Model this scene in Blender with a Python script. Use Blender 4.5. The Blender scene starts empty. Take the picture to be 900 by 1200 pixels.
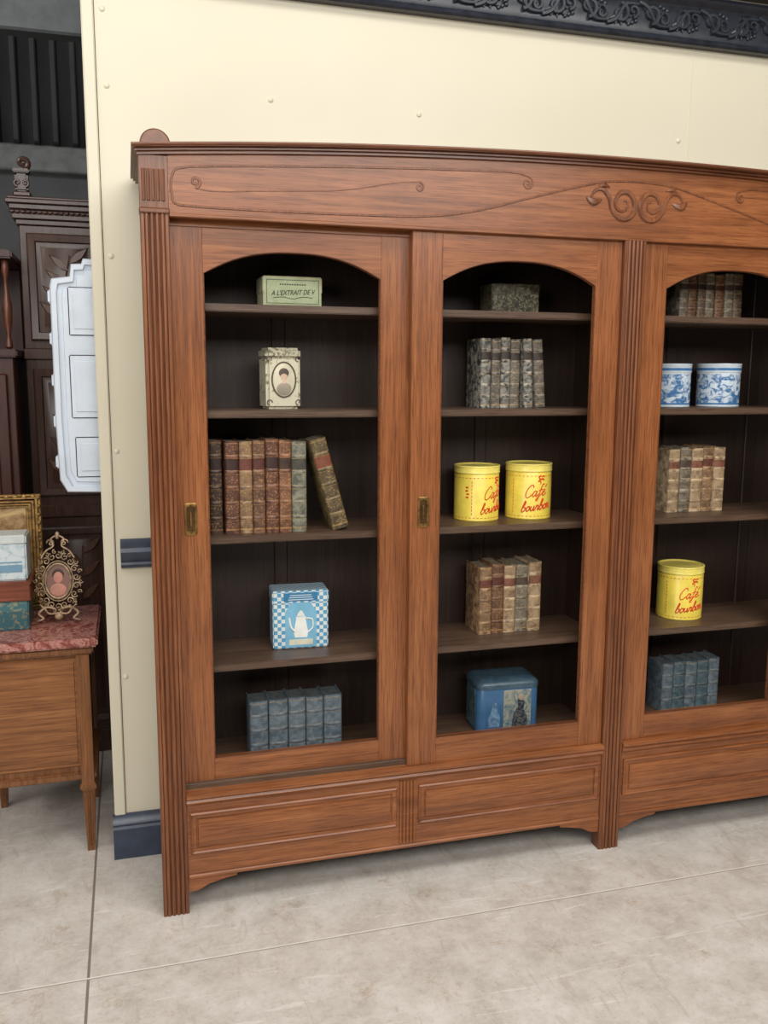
import bpy, bmesh, math, random
from mathutils import Vector, Matrix
random.seed(7)
pi=math.pi
scene=bpy.context.scene
COL=bpy.context.collection
scene.view_settings.view_transform='Standard'

# ------------------------------------------------------------ materials
def lin(c):
    return tuple((x/255/12.92 if x/255<=.04045 else ((x/255+.055)/1.055)**2.4) for x in c)+(1,)
def newmat(name):
    m=bpy.data.materials.new(name); m.use_nodes=True
    nt=m.node_tree; b=nt.nodes["Principled BSDF"]
    return m,nt,b
def N(nt,t,**k):
    n=nt.nodes.new(t)
    for a,v in k.items():
        if a in n.inputs: n.inputs[a].default_value=v
        else: setattr(n,a,v)
    return n
def ramp(nt,stops,interp='LINEAR'):
    r=nt.nodes.new("ShaderNodeValToRGB"); cr=r.color_ramp; cr.interpolation=interp
    while len(cr.elements)<len(stops): cr.elements.new(.5)
    for e,(p,c) in zip(cr.elements,stops): e.position=p; e.color=c
    return r
def coords(nt,scale=(1,1,1),rand=True):
    tc=nt.nodes.new("ShaderNodeTexCoord"); mp=nt.nodes.new("ShaderNodeMapping")
    mp.inputs["Scale"].default_value=scale
    nt.links.new(tc.outputs["Object"],mp.inputs[0])
    if rand:
        oi=nt.nodes.new("ShaderNodeObjectInfo"); mu=nt.nodes.new("ShaderNodeMath"); mu.operation='MULTIPLY'; mu.inputs[1].default_value=37.
        nt.links.new(oi.outputs["Random"],mu.inputs[0]); nt.links.new(mu.outputs[0],mp.inputs["Location"])
    return mp
def mix(nt,fac,a,b,mode='MIX'):
    m=nt.nodes.new("ShaderNodeMix"); m.data_type='RGBA'; m.blend_type=mode
    for s,v in ((0,fac),(6,a),(7,b)):
        if isinstance(v,(int,float,tuple)): m.inputs[s].default_value=v
        else: nt.links.new(v,m.inputs[s])
    return m.outputs[2]
def bump(nt,b,h,strength=.3,dist=.002):
    bp=nt.nodes.new("ShaderNodeBump"); bp.inputs["Strength"].default_value=strength; bp.inputs["Distance"].default_value=dist
    nt.links.new(h,bp.inputs["Height"]); nt.links.new(bp.outputs[0],b.inputs["Normal"])
def wood(name,d,mi,l,axis='z',rough=.32,k=1.,spec=.5):
    m,nt,b=newmat(name)
    def sc(a,al): 
        s=[a,a,a]; s['xyz'.index(axis)]=al; return tuple(s)
    m1=coords(nt,sc(34*k,1.0*k)); n1=N(nt,"ShaderNodeTexNoise",Scale=1.6,Detail=12.,Roughness=.8,Distortion=.35)
    nt.links.new(m1.outputs[0],n1.inputs["Vector"])
    r=ramp(nt,[(.28,lin(d)),(.5,lin(mi)),(.72,lin(l))]); nt.links.new(n1.outputs[0],r.inputs[0])
    m2=coords(nt,sc(320*k,9*k)); n2=N(nt,"ShaderNodeTexNoise",Scale=1.,Detail=3.,Roughness=.6)
    nt.links.new(m2.outputs[0],n2.inputs["Vector"])
    r2=ramp(nt,[(.37,(.38,.31,.26,1)),(.50,(1,1,1,1))]); nt.links.new(n2.outputs[0],r2.inputs[0])
    c=mix(nt,.62,r.outputs[0],r2.outputs[0],'MULTIPLY')
    m3=coords(nt,(1,1,1)); n3=N(nt,"ShaderNodeTexNoise",Scale=3.2,Detail=5.,Roughness=.6); nt.links.new(m3.outputs[0],n3.inputs["Vector"])
    r3=ramp(nt,[(.35,(.80,.77,.74,1)),(.65,(1,1,1,1))]); nt.links.new(n3.outputs[0],r3.inputs[0])
    c=mix(nt,1.,c,r3.outputs[0],'MULTIPLY')
    nt.links.new(c,b.inputs["Base Color"]); b.inputs["Roughness"].default_value=rough
    b.inputs["Specular IOR Level"].default_value=spec
    bump(nt,b,n2.outputs[0],.12,.001)
    return m
def plain(name,c,rough=.5,metal=0.,var=.12,scale=12.,spec=.5,bmp=0.):
    m,nt,b=newmat(name)
    mp=coords(nt); n=N(nt,"ShaderNodeTexNoise",Scale=scale,Detail=5.,Roughness=.6); nt.links.new(mp.outputs[0],n.inputs["Vector"])
    lo=tuple(max(0,x*(1-var*2.2)) for x in lin(c)[:3])+(1,); hi=tuple(min(1,x*(1+var)) for x in lin(c)[:3])+(1,)
    r=ramp(nt,[(.3,lo),(.6,hi)]); nt.links.new(n.outputs[0],r.inputs[0]); nt.links.new(r.outputs[0],b.inputs["Base Color"])
    b.inputs["Roughness"].default_value=rough; b.inputs["Metallic"].default_value=metal; b.inputs["Specular IOR Level"].default_value=spec
    if bmp: bump(nt,b,n.outputs[0],bmp,.002)
    return m
def twotone(name,c1,c2,scale,lo=.45,hi=.55,rough=.5,stretch=(1,1,1),detail=6.,dist=.5,metal=0.):
    m,nt,b=newmat(name)
    mp=coords(nt,stretch); n=N(nt,"ShaderNodeTexNoise",Scale=scale,Detail=detail,Roughness=.6,Distortion=dist); nt.links.new(mp.outputs[0],n.inputs["Vector"])
    r=ramp(nt,[(lo,lin(c1)),(hi,lin(c2))]); nt.links.new(n.outputs[0],r.inputs[0]); nt.links.new(r.outputs[0],b.inputs["Base Color"])
    b.inputs["Roughness"].default_value=rough; b.inputs["Metallic"].default_value=metal
    bump(nt,b,n.outputs[0],.15,.001)
    return m

OAKc=((98,56,31),(144,87,50),(170,112,68))
OAKv=wood("oak_vertical",*OAKc,axis='z')
OAKh=wood("oak_horizontal",*OAKc,axis='x')
OAKdk=wood("oak_cornice",(80,44,26),(114,68,42),(138,88,57),axis='x',rough=.3)
OAKpost=wood("oak_post",(86,46,27),(122,73,44),(148,94,58),axis='z')
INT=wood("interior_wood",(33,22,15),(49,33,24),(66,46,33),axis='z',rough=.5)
SHELF=wood("shelf_wood",(66,48,37),(92,71,56),(112,90,72),axis='x',rough=.42)  # greyed: reflection haze of the absent door glass is mixed into the wood colour
DARKW=wood("dark_carved_oak",(52,34,28),(76,51,42),(100,71,58),axis='z',rough=.3)
LEAFW=wood("dark_carved_leaf",(70,48,39),(98,69,56),(122,90,73),axis='z',rough=.28)
REDW=wood("dark_mahogany",(50,22,16),(70,32,23),(88,44,32),axis='z',rough=.4)
NIGHT=wood("nightstand_oak",(84,48,24),(126,80,43),(156,106,64),axis='z')
BRASS=plain("aged_brass",(140,108,62),.4,.85,.25,60)
BRASSD=plain("dark_brass",(84,60,34),.5,.7,.2,60)
GOLD=plain("gilt",(150,112,66),.5,.4,.3,90)

# wall paint, floor
WALL,nt,b=newmat("cream_paint")
mp=coords(nt,rand=False); n=N(nt,"ShaderNodeTexNoise",Scale=1.3,Detail=4.); nt.links.new(mp.outputs[0],n.inputs["Vector"])
r=ramp(nt,[(.3,lin((208,201,178))),(.7,lin((215,209,188)))]); nt.links.new(n.outputs[0],r.inputs[0]); nt.links.new(r.outputs[0],b.inputs["Base Color"]); b.inputs["Roughness"].default_value=.45
n2=N(nt,"ShaderNodeTexNoise",Scale=140.,Detail=2.); nt.links.new(mp.outputs[0],n2.inputs["Vector"]); bump(nt,b,n2.outputs[0],.06,.001)
FLOOR,nt,b=newmat("stone_floor")
mp=coords(nt,rand=False)
n=N(nt,"ShaderNodeTexNoise",Scale=6.,Detail=14.,Roughness=.82,Distortion=.1); nt.links.new(mp.outputs[0],n.inputs["Vector"])
r=ramp(nt,[(.32,lin((172,164,155))),(.48,lin((198,191,182))),(.64,lin((216,210,203)))]); nt.links.new(n.outputs[0],r.inputs[0])
n3=N(nt,"ShaderNodeTexNoise",Scale=8.,Detail=12.,Roughness=.85,Distortion=.5); nt.links.new(mp.outputs[0],n3.inputs["Vector"])
r3=ramp(nt,[(.56,(1,1,1,1)),(.64,lin((222,200,178))),(.72,lin((188,160,138)))]); nt.links.new(n3.outputs[0],r3.inputs[0])
c=mix(nt,.75,r.outputs[0],r3.outputs[0],'MULTIPLY')
n4=N(nt,"ShaderNodeTexNoise",Scale=60.,Detail=4.,Roughness=.7); nt.links.new(mp.outputs[0],n4.inputs["Vector"])
r4=ramp(nt,[(.3,(.72,.70,.68,1)),(.44,(1,1,1,1))]); nt.links.new(n4.outputs[0],r4.inputs[0]); c=mix(nt,.65,c,r4.outputs[0],'MULTIPLY')
for i_,(sx_,sy_) in enumerate(((3,30),(22,4))):
    mps=coords(nt,(sx_,sy_,1),False); n5=N(nt,"ShaderNodeTexNoise",Scale=1.3,Detail=6.,Distortion=1.2); nt.links.new(mps.outputs[0],n5.inputs["Vector"])
    r5=ramp(nt,[(.63,(0,0,0,1)),(.68,(1,1,1,1))]); nt.links.new(n5.outputs[0],r5.inputs[0])
    sf=N(nt,"ShaderNodeMath",operation='MULTIPLY'); sf.inputs[1].default_value=.45 if i_==0 else .3; nt.links.new(r5.outputs[0],sf.inputs[0]); c=mix(nt,sf.outputs[0],c,lin((228,224,217)) if i_==0 else lin((166,154,142)))
sx=N(nt,"ShaderNodeSeparateXYZ"); nt.links.new(mp.outputs[0],sx.inputs[0])
def grout(o,off,per,w):
    a=N(nt,"ShaderNodeMath",operation='ADD'); a.inputs[1].default_value=off+per*10+per/2; nt.links.new(o,a.inputs[0])
    m_=N(nt,"ShaderNodeMath",operation='MODULO'); m_.inputs[1].default_value=per; nt.links.new(a.outputs[0],m_.inputs[0])
    s=N(nt,"ShaderNodeMath",operation='SUBTRACT'); s.inputs[1].default_value=per/2; nt.links.new(m_.outputs[0],s.inputs[0])
    ab=N(nt,"ShaderNodeMath",operation='ABSOLUTE'); nt.links.new(s.outputs[0],ab.inputs[0])
    l=N(nt,"ShaderNodeMath",operation='LESS_THAN'); l.inputs[1].default_value=w; nt.links.new(ab.outputs[0],l.inputs[0])
    return l.outputs[0]
gx=grout(sx.outputs[0],.206,3.2,.0038); gy=grout(sx.outputs[1],.226,3.2,.0026); gy2=grout(sx.outputs[1],.2305,3.2,.0022)
c=mix(nt,gx,c,lin((128,118,108))); c=mix(nt,gy2,c,lin((154,145,135))); c=mix(nt,gy,c,lin((224,219,211)))
nt.links.new(c,b.inputs["Base Color"]); b.inputs["Roughness"].default_value=.34
bump(nt,b,n.outputs[0],.08,.004)
NAVY=plain("navy_gloss_paint",(52,62,80),.3,0,.15,20)
DKBLUE=plain("charcoal_blue_paint",(38,42,50),.3,0,.2,30)
GREYW=plain("grey_back_wall",(112,116,118),.8,0,.1,2)
DKWALL=twotone("dark_far_wall",(36,26,22),(120,100,84),1.1,.35,.7,.8)
DKGREY=plain("dark_sheet",(66,68,70),.6,0,.1,3)
WHITEP=plain("white_moulded_plastic",(202,211,222),.35,0,.04,8)

# ------------------------------------------------------------ mesh builder
class M:
    def __init__(s):
        s.bm=bmesh.new(); s.L=s.bm.faces.layers.int.new("done")
    def _t(s,mi):
        L=s.L
        for f in s.bm.faces:
            if f[L]==0: f.material_index=mi; f[L]=1
    def box(s,x0,x1,y0,y1,z0,z1,mi=0,bev=0.,seg=1):
        mt=Matrix.Translation(((x0+x1)/2,(y0+y1)/2,(z0+z1)/2))@Matrix.Diagonal((abs(x1-x0),abs(y1-y0),abs(z1-z0),1))
        v=bmesh.ops.create_cube(s.bm,size=1,matrix=mt)['verts']
        if bev:
            e={e for q in v for e in q.link_edges}
            bmesh.ops.bevel(s.bm,geom=list(e),offset=bev,segments=seg,affect='EDGES',clamp_overlap=True)
        s._t(mi); return s
    def loft(s,rings,mi=0,cap=True,closed=True,loop=False,mf=None):
        R=[[s.bm.verts.new(p) for p in r] for r in rings]; n=len(R[0])
        pairs=list(zip(R,R[1:]))
        if loop: pairs.append((R[-1],R[0]))
        for k,(a,b_) in enumerate(pairs):
            for i in range(n if closed else n-1):
                j=(i+1)%n
                try:
                    f=s.bm.faces.new((a[i],a[j],b_[j],b_[i]))
                    if mf is not None: f.material_index=mf(k,i); f[s.L]=1
                except ValueError: pass
        if cap and not loop:
            for r in (R[0][::-1],R[-1]):
                try: s.bm.faces.new(r)
                except ValueError: pass
        s._t(mi); return s
    def prism(s,pts,plane,a0,a1,mi=0):
        mk={'xz':lambda p,a:(p[0],a,p[1]),'xy':lambda p,a:(p[0],p[1],a),'yz':lambda p,a:(a,p[0],p[1])}[plane]
        return s.loft([[mk(p,a0) for p in pts],[mk(p,a1) for p in pts]],mi)
    def lathe(s,prof,c=(0,0,0),seg=32,mi=0,sx=1.,sy=1.,cap=True):
        return s.loft([[(c[0]+r*sx*math.cos(2*pi*i/seg),c[1]+r*sy*math.sin(2*pi*i/seg),c[2]+z) for i in range(seg)] for r,z in prof],mi,cap)
    def tube(s,path,rad,seg=6,mi=0,loop=False,flat=1.,nrm=None):
        n=len(path); P=[Vector(p) for p in path]; rings=[]
        for i in range(n):
            a=P[(i-1)%n] if (loop or i>0) else P[i]; b_=P[(i+1)%n] if (loop or i<n-1) else P[i]
            t=(b_-a); t=t.normalized() if t.length>1e-9 else Vector((1,0,0))
            up=Vector(nrm) if nrm else Vector((0,1,0))
            u=t.cross(up)
            if u.length<1e-4: u=t.cross(Vector((0.3,0,1)))
            u.normalize(); w=u.cross(t).normalized()
            r=rad(i/(n-1 if n>1 else 1)) if callable(rad) else rad
            rings.append([tuple(P[i]+u*(r*math.cos(2*pi*k/seg))+w*(r*flat*math.sin(2*pi*k/seg))) for k in range(seg)])
        return s.loft(rings,mi,cap=not loop,loop=loop)
    def ball(s,c,r,mi=0,sc=(1,1,1),seg=12):
        mt=Matrix.Translation(c)@Matrix.Diagonal((sc[0],sc[1],sc[2],1))
        bmesh.ops.create_uvsphere(s.bm,u_segments=seg,v_segments=max(6,seg//2+2),radius=r,matrix=mt); s._t(mi); return s
    def add(s,me,mi=0,fn=None):
        n0=len(s.bm.verts); s.bm.from_mesh(me); s.bm.verts.ensure_lookup_table()
        s.L=s.bm.faces.layers.int["done"]
        if fn:
            for v in s.bm.verts[n0:]: v.co=Vector(fn(v.co))
        s._t(mi); return s
    def done(s,name,mats,parent=None,ang=35,loc=(0,0,0),rot=(0,0,0),**k):
        bmesh.ops.recalc_face_normals(s.bm,faces=s.bm.faces)
        s.bm.faces.layers.int.remove(s.L)
        me=bpy.data.meshes.new(name); s.bm.to_mesh(me); s.bm.free()
        for m in (mats if isinstance(mats,(list,tuple)) else [mats]): me.materials.append(m)
        me.polygons.foreach_set("use_smooth",[True]*len(me.polygons)); me.set_sharp_from_angle(angle=math.radians(ang))
        o=bpy.data.objects.new(name,me); COL.objects.link(o); o.parent=parent; o.location=loc; o.rotation_euler=rot
        for a,v in k.items(): o[a]=v
        return o
def T(name,label,cat,loc=(0,0,0),rot=(0,0,0),**k):
    o=bpy.data.objects.new(name,None); COL.objects.link(o); o.location=loc; o.rotation_euler=rot; o.empty_display_size=.05
    o["label"]=label; o["category"]=cat
    for a,v in k.items(): o[a]=v
    return o
def textmesh(body,size,shear=0.,ext=.0004,bold=0.):
    cu=bpy.data.curves.new("txt","FONT"); cu.body=body; cu.size=size; cu.shear=shear; cu.extrude=ext; cu.align_x='CENTER'; cu.offset=bold; cu.resolution_u=3
    o=bpy.data.objects.new("txt",cu); COL.objects.link(o); bpy.context.view_layer.update()
    me=bpy.data.meshes.new_from_object(o.evaluated_get(bpy.context.evaluated_depsgraph_get()))
    bpy.data.objects.remove(o); return me
def smooth(pts,n=8):
    out=[]; P=[Vector(p) for p in pts]
    for i in range(len(P)-1):
        p0=P[max(0,i-1)];p1=P[i];p2=P[i+1];p3=P[min(len(P)-1,i+2)]
        for k in range(n):
            t=k/n; out.append(.5*((2*p1)+(p2-p0)*t+(2*p0-5*p1+4*p2-p3)*t*t+(3*p1-p0-3*p2+p3)*t**3))
    out.append(P[-1]); return out
def spiral(cx,cz,R,a0,turns,sg=1,n=28,rmin=.15):
    return [(cx+R*(1-(1-rmin)*i/n)*math.cos(a0+sg*2*pi*turns*i/n),cz+R*(1-(1-rmin)*i/n)*math.sin(a0+sg*2*pi*turns*i/n)) for i in range(n+1)]
def xz(path,y): return [(p[0],y,p[1]) for p in path]

# ------------------------------------------------------------ camera
f,yaw,pitch,roll=1044.168,0.2788696,0.151756,0.0056048
cam=bpy.data.cameras.new("camera"); co=bpy.data.objects.new("camera",cam); COL.objects.link(co)
co.matrix_world=Matrix.Translation((-.0487,-2.5275,1.6))@Matrix.Rotation(-yaw,4,'Z')@Matrix.Rotation(pi/2-pitch,4,'X')@Matrix.Rotation(roll,4,'Z')
cam.sensor_fit='VERTICAL'; cam.sensor_height=24; cam.lens=f/1200*24; cam.clip_start=.05; cam.clip_end=60
scene.camera=co

# ------------------------------------------------------------ room
M().box(-5,7,-6,5,-.1,0).done("floor",FLOOR,kind="structure")
w=M().box(-.102,5.2,.4,.46,0,3.6)
for X,Z in [(-.075,2.448),(.414,2.449),(.901,2.445),(1.874,2.434),(2.36,2.44),(2.9,2.44),(-.082,1.956),(-.088,1.36),(-.088,.62),(-.08,2.66)]:
    w.ball((X,.4,Z),.009,0,(1,.45,1),12)
w.box(1.914,1.919,.3985,.401,2.2,2.75)
w.done("wall_back",WALL,kind="structure")
M().box(-.14,-.104,.392,.47,0,3.6,0,.004).done("trim_1",WALL,kind="structure")
M().box(-6,8,-6.1,-6,0,4.6).done("wall_front",DKWALL,kind="structure")
M().box(-5.1,-5,-6,5,0,4.6).done("wall_left",DKWALL,kind="structure")
M().box(7,7.1,-6,5,0,4.6).done("wall_right",GREYW,kind="structure")
g=M().box(-5,7,4.6,4.7,0,3.12,0)
g.box(-5,7,4.5,4.6,3.02,3.2,1,.01)
g.done("wall_rear",[GREYW,plain("pale_beam",(150,154,156),.6)],kind="structure")
# ribbed roof sheeting
g=M()
for i in range(60):
    x=-4+i*.13; g.box(x,x+.045,4.42,4.62,3.2,4.6,0,.008)
g.box(-5,7,4.6,4.7,3.12,4.6); g.done("wall_upper",DKGREY,kind="structure")
M().box(-5,7,-6,5,4.6,4.7).done("ceiling",plain("ceiling_panel",(160,160,160),.8),kind="structure")
M().box(-3,1.2,1.9,2.0,3.08,3.3,0,.01).done("trim_5",plain("grey_beam",(96,100,104),.5),kind="structure")
# baseboard and dado remnant
bp=[(.40,0),(.368,0),(.368,.105),(.374,.112),(.372,.120),(.380,.130),(.386,.145),(.40,.147)]
M().prism(bp,'yz',-.146,5,0).done("baseboard_back",NAVY,kind="structure")
bp=[(.40,.985),(.384,.987),(.378,.998),(.384,1.006),(.372,1.022),(.368,1.04),(.376,1.052),(.374,1.064),(.386,1.075),(.40,1.079)]
M().prism(bp,'yz',-.088,5,0).done("trim_2",NAVY,kind="structure")
# ornate dark upper moulding
g=M()
pr=[(.40,2.745),(.368,2.745),(.362,2.752),(.368,2.765),(.380,2.772),(.385,2.79),(.385,2.865),(.378,2.875),(.366,2.884),(.36,2.893),(.366,2.905),(.40,2.905)]
g.prism(pr,'yz',-.14,4.2,0)
x=0.0;i=0
while x<3.2:
    s=1 if i%2==0 else -1; zc=2.828+s*.004
    g.tube(xz(spiral(x+.05,zc,.033,-pi/2*s,1.3,s,20),.382),lambda t:.0095*(1-.5*t),6)
    g.tube(xz(spiral(x+.10,zc-s*.012,.022,pi/2*s,1.1,-s,14),.382),lambda t:.008*(1-.4*t),6)
    g.tube(xz(smooth([(x-.0,zc+s*.034),(x+.035,zc+s*.018),(x+.07,zc-s*.03),(x+.12,zc-s*.034)],5),.382),lambda t:.010*(1-.6*abs(t-.4)),6)
    for k in range(5):
        a=.2+k*.6; g.tube(xz([(x+.05,zc),(x+.05+.042*math.cos(a),zc+s*.038*math.sin(a))],.383),lambda t:.009*(1-.7*t),5)
    for k in range(3): g.ball((x+.085+k*.014,.383,zc+s*(.030-.006*k)),.007,0,(1,.6,1),8)
    x+=.12;i+=1
g.done("trim_3",DKBLUE,kind="structure")
M().box(-.14,4.2,.3,.46,2.925,3.05,0,.006).done("trim_4",plain("dark_brown_ledge",(52,36,30),.5),kind="structure")

# ------------------------------------------------------------ bookcase
CX=1.482
BK=.353
BC=T("bookcase","large reddish oak bookcase with sliding arched doors and carved frieze","bookcase",(0,0,0))
def arch(x): 
    t=(x-CX)/1.5; return .062*(1-t*t)
# carcass
for a,b_ in ((.012,.034),(2.93,2.952)):
    g=M(); g.box(a,b_,.05,.366,.095,2.13,0,.002); g.box(a,b_,.316,.366,0,.13,0,.002)
    g.done("carcass_side",OAKv,BC)
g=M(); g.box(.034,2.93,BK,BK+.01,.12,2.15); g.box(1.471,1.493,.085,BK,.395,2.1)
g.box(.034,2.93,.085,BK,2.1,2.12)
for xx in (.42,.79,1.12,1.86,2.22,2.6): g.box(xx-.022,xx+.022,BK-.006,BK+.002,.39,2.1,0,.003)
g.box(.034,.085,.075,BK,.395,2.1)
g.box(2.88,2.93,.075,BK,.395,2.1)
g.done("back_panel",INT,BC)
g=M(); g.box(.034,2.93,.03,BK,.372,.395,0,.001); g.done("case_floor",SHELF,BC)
# fluted posts
def flute(x0,w,yf,d,n=4,mg=.010):
    pts=[(x0,yf+d),(x0,yf+.002),(x0+.002,yf)]
    pw=(w-2*mg)/n
    pts.append((x0+mg,yf))
    for k in range(n):
        c=x0+mg+pw*(k+.5); r=pw/2
        for j in range(7):
            a=pi-pi*j/6; pts.append((c+r*.92*math.cos(a),yf+.005-.007*math.sin(a)))
    pts+= [(x0+w-mg,yf),(x0+w-.002,yf),(x0+w,yf+.002),(x0+w,yf+d)]
    return pts
for x0,w_ in ((0,.075),(1.445,.074),(2.889,.075)):
    g=M(); g.prism(flute(x0,w_,0,.05,4),'xy',0.0,2.022)
    g.done("fluted_post",OAKpost,BC)
for x0 in (0,2.889):
    g=M(); zt=2.192+arch(x0+.03)-.036
    g.box(x0-.002,x0+.077,-.006,.05,2.022,2.036,0,.003)
    g.box(x0,x0+.075,0.0,.05,2.036,zt+.01,0,.001)
    for k in range(5):
        c=x0+.0115+k*.0125; g.tube([(c,0,2.055),(c,0,2.135)],.005,8)
    g.done("corner_block",OAKpost,BC)
# frieze
g=M(); xs=[.075+ (2.889-.075)*i/48 for i in range(49)]
g.prism([(x,2.022) for x in xs]+[(x,2.192+arch(x)-.024) for x in xs[::-1]],'xz',.004,.045)
g.box(.075,2.889,-.002,.02,2.016,2.026,0,.002)
g.box(.075,2.889,.04,.078,2.0,2.03)
fz=g.done("frieze",OAKh,BC)
g=M(); Y=.004
def both(path,rad,fl=.7,mi=0):
    for s in (0,1):
        p=[((2*CX-q[0]) if s else q[0],Y,q[1]) for q in path]
        g.tube(p,rad,6,0,flat=fl)
up=[(x,2.192+arch(x)-.056) for x in (.16,.3,.5,.7,.9,1.06)]
both(smooth([(.085,2.07),(.082,2.10),(.092,2.135),(.12,2.145)]+up+[(1.12,2.182),(1.128,2.165)],5),.0032)
both(spiral(1.112,2.165,.016,0,1.3,-1,22),lambda t:.004*(1-.3*t))
both(smooth([(.085,2.07),(.092,2.052),(.14,2.046),(.35,2.045),(.6,2.048),(.8,2.055),(.95,2.078),(1.1,2.118),(1.25,2.158),(1.37,2.185),(1.482,2.192)],6),.0034)
both(spiral(.146,2.109,.015,-pi/2,1.4,1,22),lambda t:.004*(1-.3*t))
both(smooth([(.146,2.094),(.2,2.088),(.35,2.098),(.55,2.112),(.7,2.14),(.775,2.148)],5),.0016)
both(spiral(.776,2.134,.014,pi/2,1.3,-1,22),lambda t:.0036*(1-.3*t))
# central carving: flowing mirrored scrolls with leaf tips
both(smooth([(1.322,2.136),(1.336,2.158),(1.362,2.162),(1.384,2.138),(1.396,2.104),(1.42,2.082),(1.450,2.082),(1.471,2.104),(1.468,2.138),(1.446,2.158),(1.420,2.154),(1.406,2.132),(1.412,2.110),(1.430,2.102),(1.446,2.112),(1.446,2.130),(1.434,2.134)],6),
     lambda t:.0032+.0058*math.sin(pi*min(1,t*1.1)**.8) if t<.85 else .0048*(1-(t-.85)*1.5),.8)
both(smooth([(1.306,2.140),(1.330,2.124),(1.360,2.134)],6),lambda t:.002+.010*math.sin(pi*t),.6)
both(smooth([(1.345,2.164),(1.36,2.176),(1.385,2.170)],5),lambda t:.002+.006*math.sin(pi*t),.6)
g.done("carved_scrollwork",OAKpost,fz)
# cornice
g=M()
prof=[(-.025,-.017,.005),(-.017,-.010,.013),(-.010,0,.024)]
for a,b_,o in prof:
    xs=[-o*.7+(2.964+2*o*.7)*i/48 for i in range(49)]
    g.prism([(x,2.192+arch(x)+a-.0005) for x in xs]+[(x,2.192+arch(x)+b_) for x in xs[::-1]],'xz',-o*1.2,.378)
xs=[-.017+(2.964+.034)*i/48 for i in range(49)]
g.tube([(x,-.0288,2.192+arch(x)-.005) for x in xs],.005,8,nrm=(0,1,0))
g.done("cornice",OAKdk,BC)
g=M()
g.lathe([(0.001,-.011),(.036,-.011),(.04,-.007),(.04,.007),(.036,.011),(.001,.011)],seg=28)
g.done("cornice_disc",OAKpost,BC,loc=(.045,.02,2.200),rot=(pi/2,0,0))
# doors
def door(x0,x1,a0,a1,yf,hx,z0=.378,z1=2.018,b0=.462,sp=1.878,rise=.066):
    y1=yf+.024; g=M()
    g.box(x0,a0,yf,y1,z0,z1,0,.0015); g.box(a1,x1,yf,y1,z0,z1,0,.0015)
    g.box(a0,a1,yf+.0008,y1,z0,b0,1,.001)
    c=(a0+a1)/2; h=(a1-a0)/2
    arc=[(c+h*t,sp+rise*(1-abs(t)**2.4)) for t in [(-1+i/12) for i in range(25)]]
    g.prism([(a0,z1)]+arc+[(a1,z1)],'xz',yf+.0008,y1,1)
    pth=[(a0,b0)]+arc+[(a1,b0)]
    g.tube(xz(pth,yf+.004),.0035,6,2,loop=True)
    g.tube(xz(pth,yf+.013),.004,6,2,loop=True)
    d=g.done("door",[OAKv,OAKh,OAKdk],BC)
    for p in d.data.polygons:
        if p.material_index!=2: p.material_index=0 if (p.center.x<a0-.001 or p.center.x>a1+.001) else 1
    g=M()
    def rr(w,h,y,r=.007,n=5):
        o=[]
        for (sx_,sz_,a) in ((1,1,0),(-1,1,pi/2),(-1,-1,pi),(1,-1,1.5*pi)):
            for k in range(n): 
                an=a+pi/2*k/(n-1); o.append((hx+sx_*(w-r)+r*math.cos(an),y,1.191+sz_*(h-r)+r*math.sin(an)))
        return o
    g.loft([rr(.0175,.047,yf-.0002),rr(.0175,.047,yf-.003),rr(.0150,.045,yf-.004),rr(.0115,.037,yf-.0035),rr(.0105,.036,yf-.0005)],0,cap=False)
    g.loft([rr(.0105,.036,yf-.0005),rr(.009,.034,yf-.0003)],1,cap=True)
    g.box(hx-.003,hx+.003,yf-.0045,yf-.0005,1.170,1.212,0,.001)
    for zz in (1.151,1.231): g.ball((hx,yf-.004,zz),.0022,1)
    g.done("recessed_pull",[BRASS,BRASSD],d,label="aged brass recessed pull")
door(.076,.80,.164,.675,.045,.113)
door(.761,1.4445,.855,1.358,.015,.803)
door(2*CX-1.4445,2*CX-.761,2*CX-1.358,2*CX-.855,.015,2*CX-.803)
door(2*CX-.80,2*CX-.076,2*CX-.675,2*CX-.164,.045,2*CX-.113)
# base
for x0,x1 in ((.075,1.445),(1.519,2.889)):
    g=M()
    g.prism([(.045,.340),(.004,.340),(-.002,.345),(-.006,.352),(-.002,.358),(-.010,.366),(-.010,.374),(-.002,.378),(.045,.378)],'yz',x0,x1)
    g.done("base_moulding",OAKh,BC)
    g=M()
    m=.145
    g.prism([(x0,.340),(x0,.062),(x0+.03,.066),(x0+.06,.082),(x0+m-.03,.094),(x0+m,.098),(x0+m,.108),(x1-m,.108),(x1-m,.098),(x1-m+.03,.094),(x1-.06,.082),(x1-.03,.066),(x1,.062),(x1,.340)],'xz',.008,.035)
    c=(x0+x1)/2
    for k in range(5):
        xx=c-.028+k*.0115+.005; g.tube([(xx,.007,.125),(xx,.007,.335)],.0048,6)
    g.box(x0,x1,.002,.02,.107,.119,0,.003)
    g.done("base_rail",OAKh,BC)
    for p0,p1 in ((x0+.010,c-.036),(c+.036,x1-.010)):
        g=M()
        def rg(i,y,z0=.186,z1=.316): return [(p0+i,y,z0+i),(p1-i,y,z0+i),(p1-i,y,z1-i),(p0+i,y,z1-i)]
        g.loft([rg(0,.009),rg(0,.002),rg(.004,-.002),rg(.008,.001),rg(.016,.001),rg(.018,.005),rg(.021,.005),rg(.023,.001),rg(.03,-.002)],0,cap=True)
        g.done("raised_panel",OAKh,BC)
# shelves
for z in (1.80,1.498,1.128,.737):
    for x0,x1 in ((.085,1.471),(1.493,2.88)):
        g=M(); g.box(x0,x1,.085,BK,z-.022,z,0,.003,2); g.done("shelf",SHELF,BC)

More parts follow.
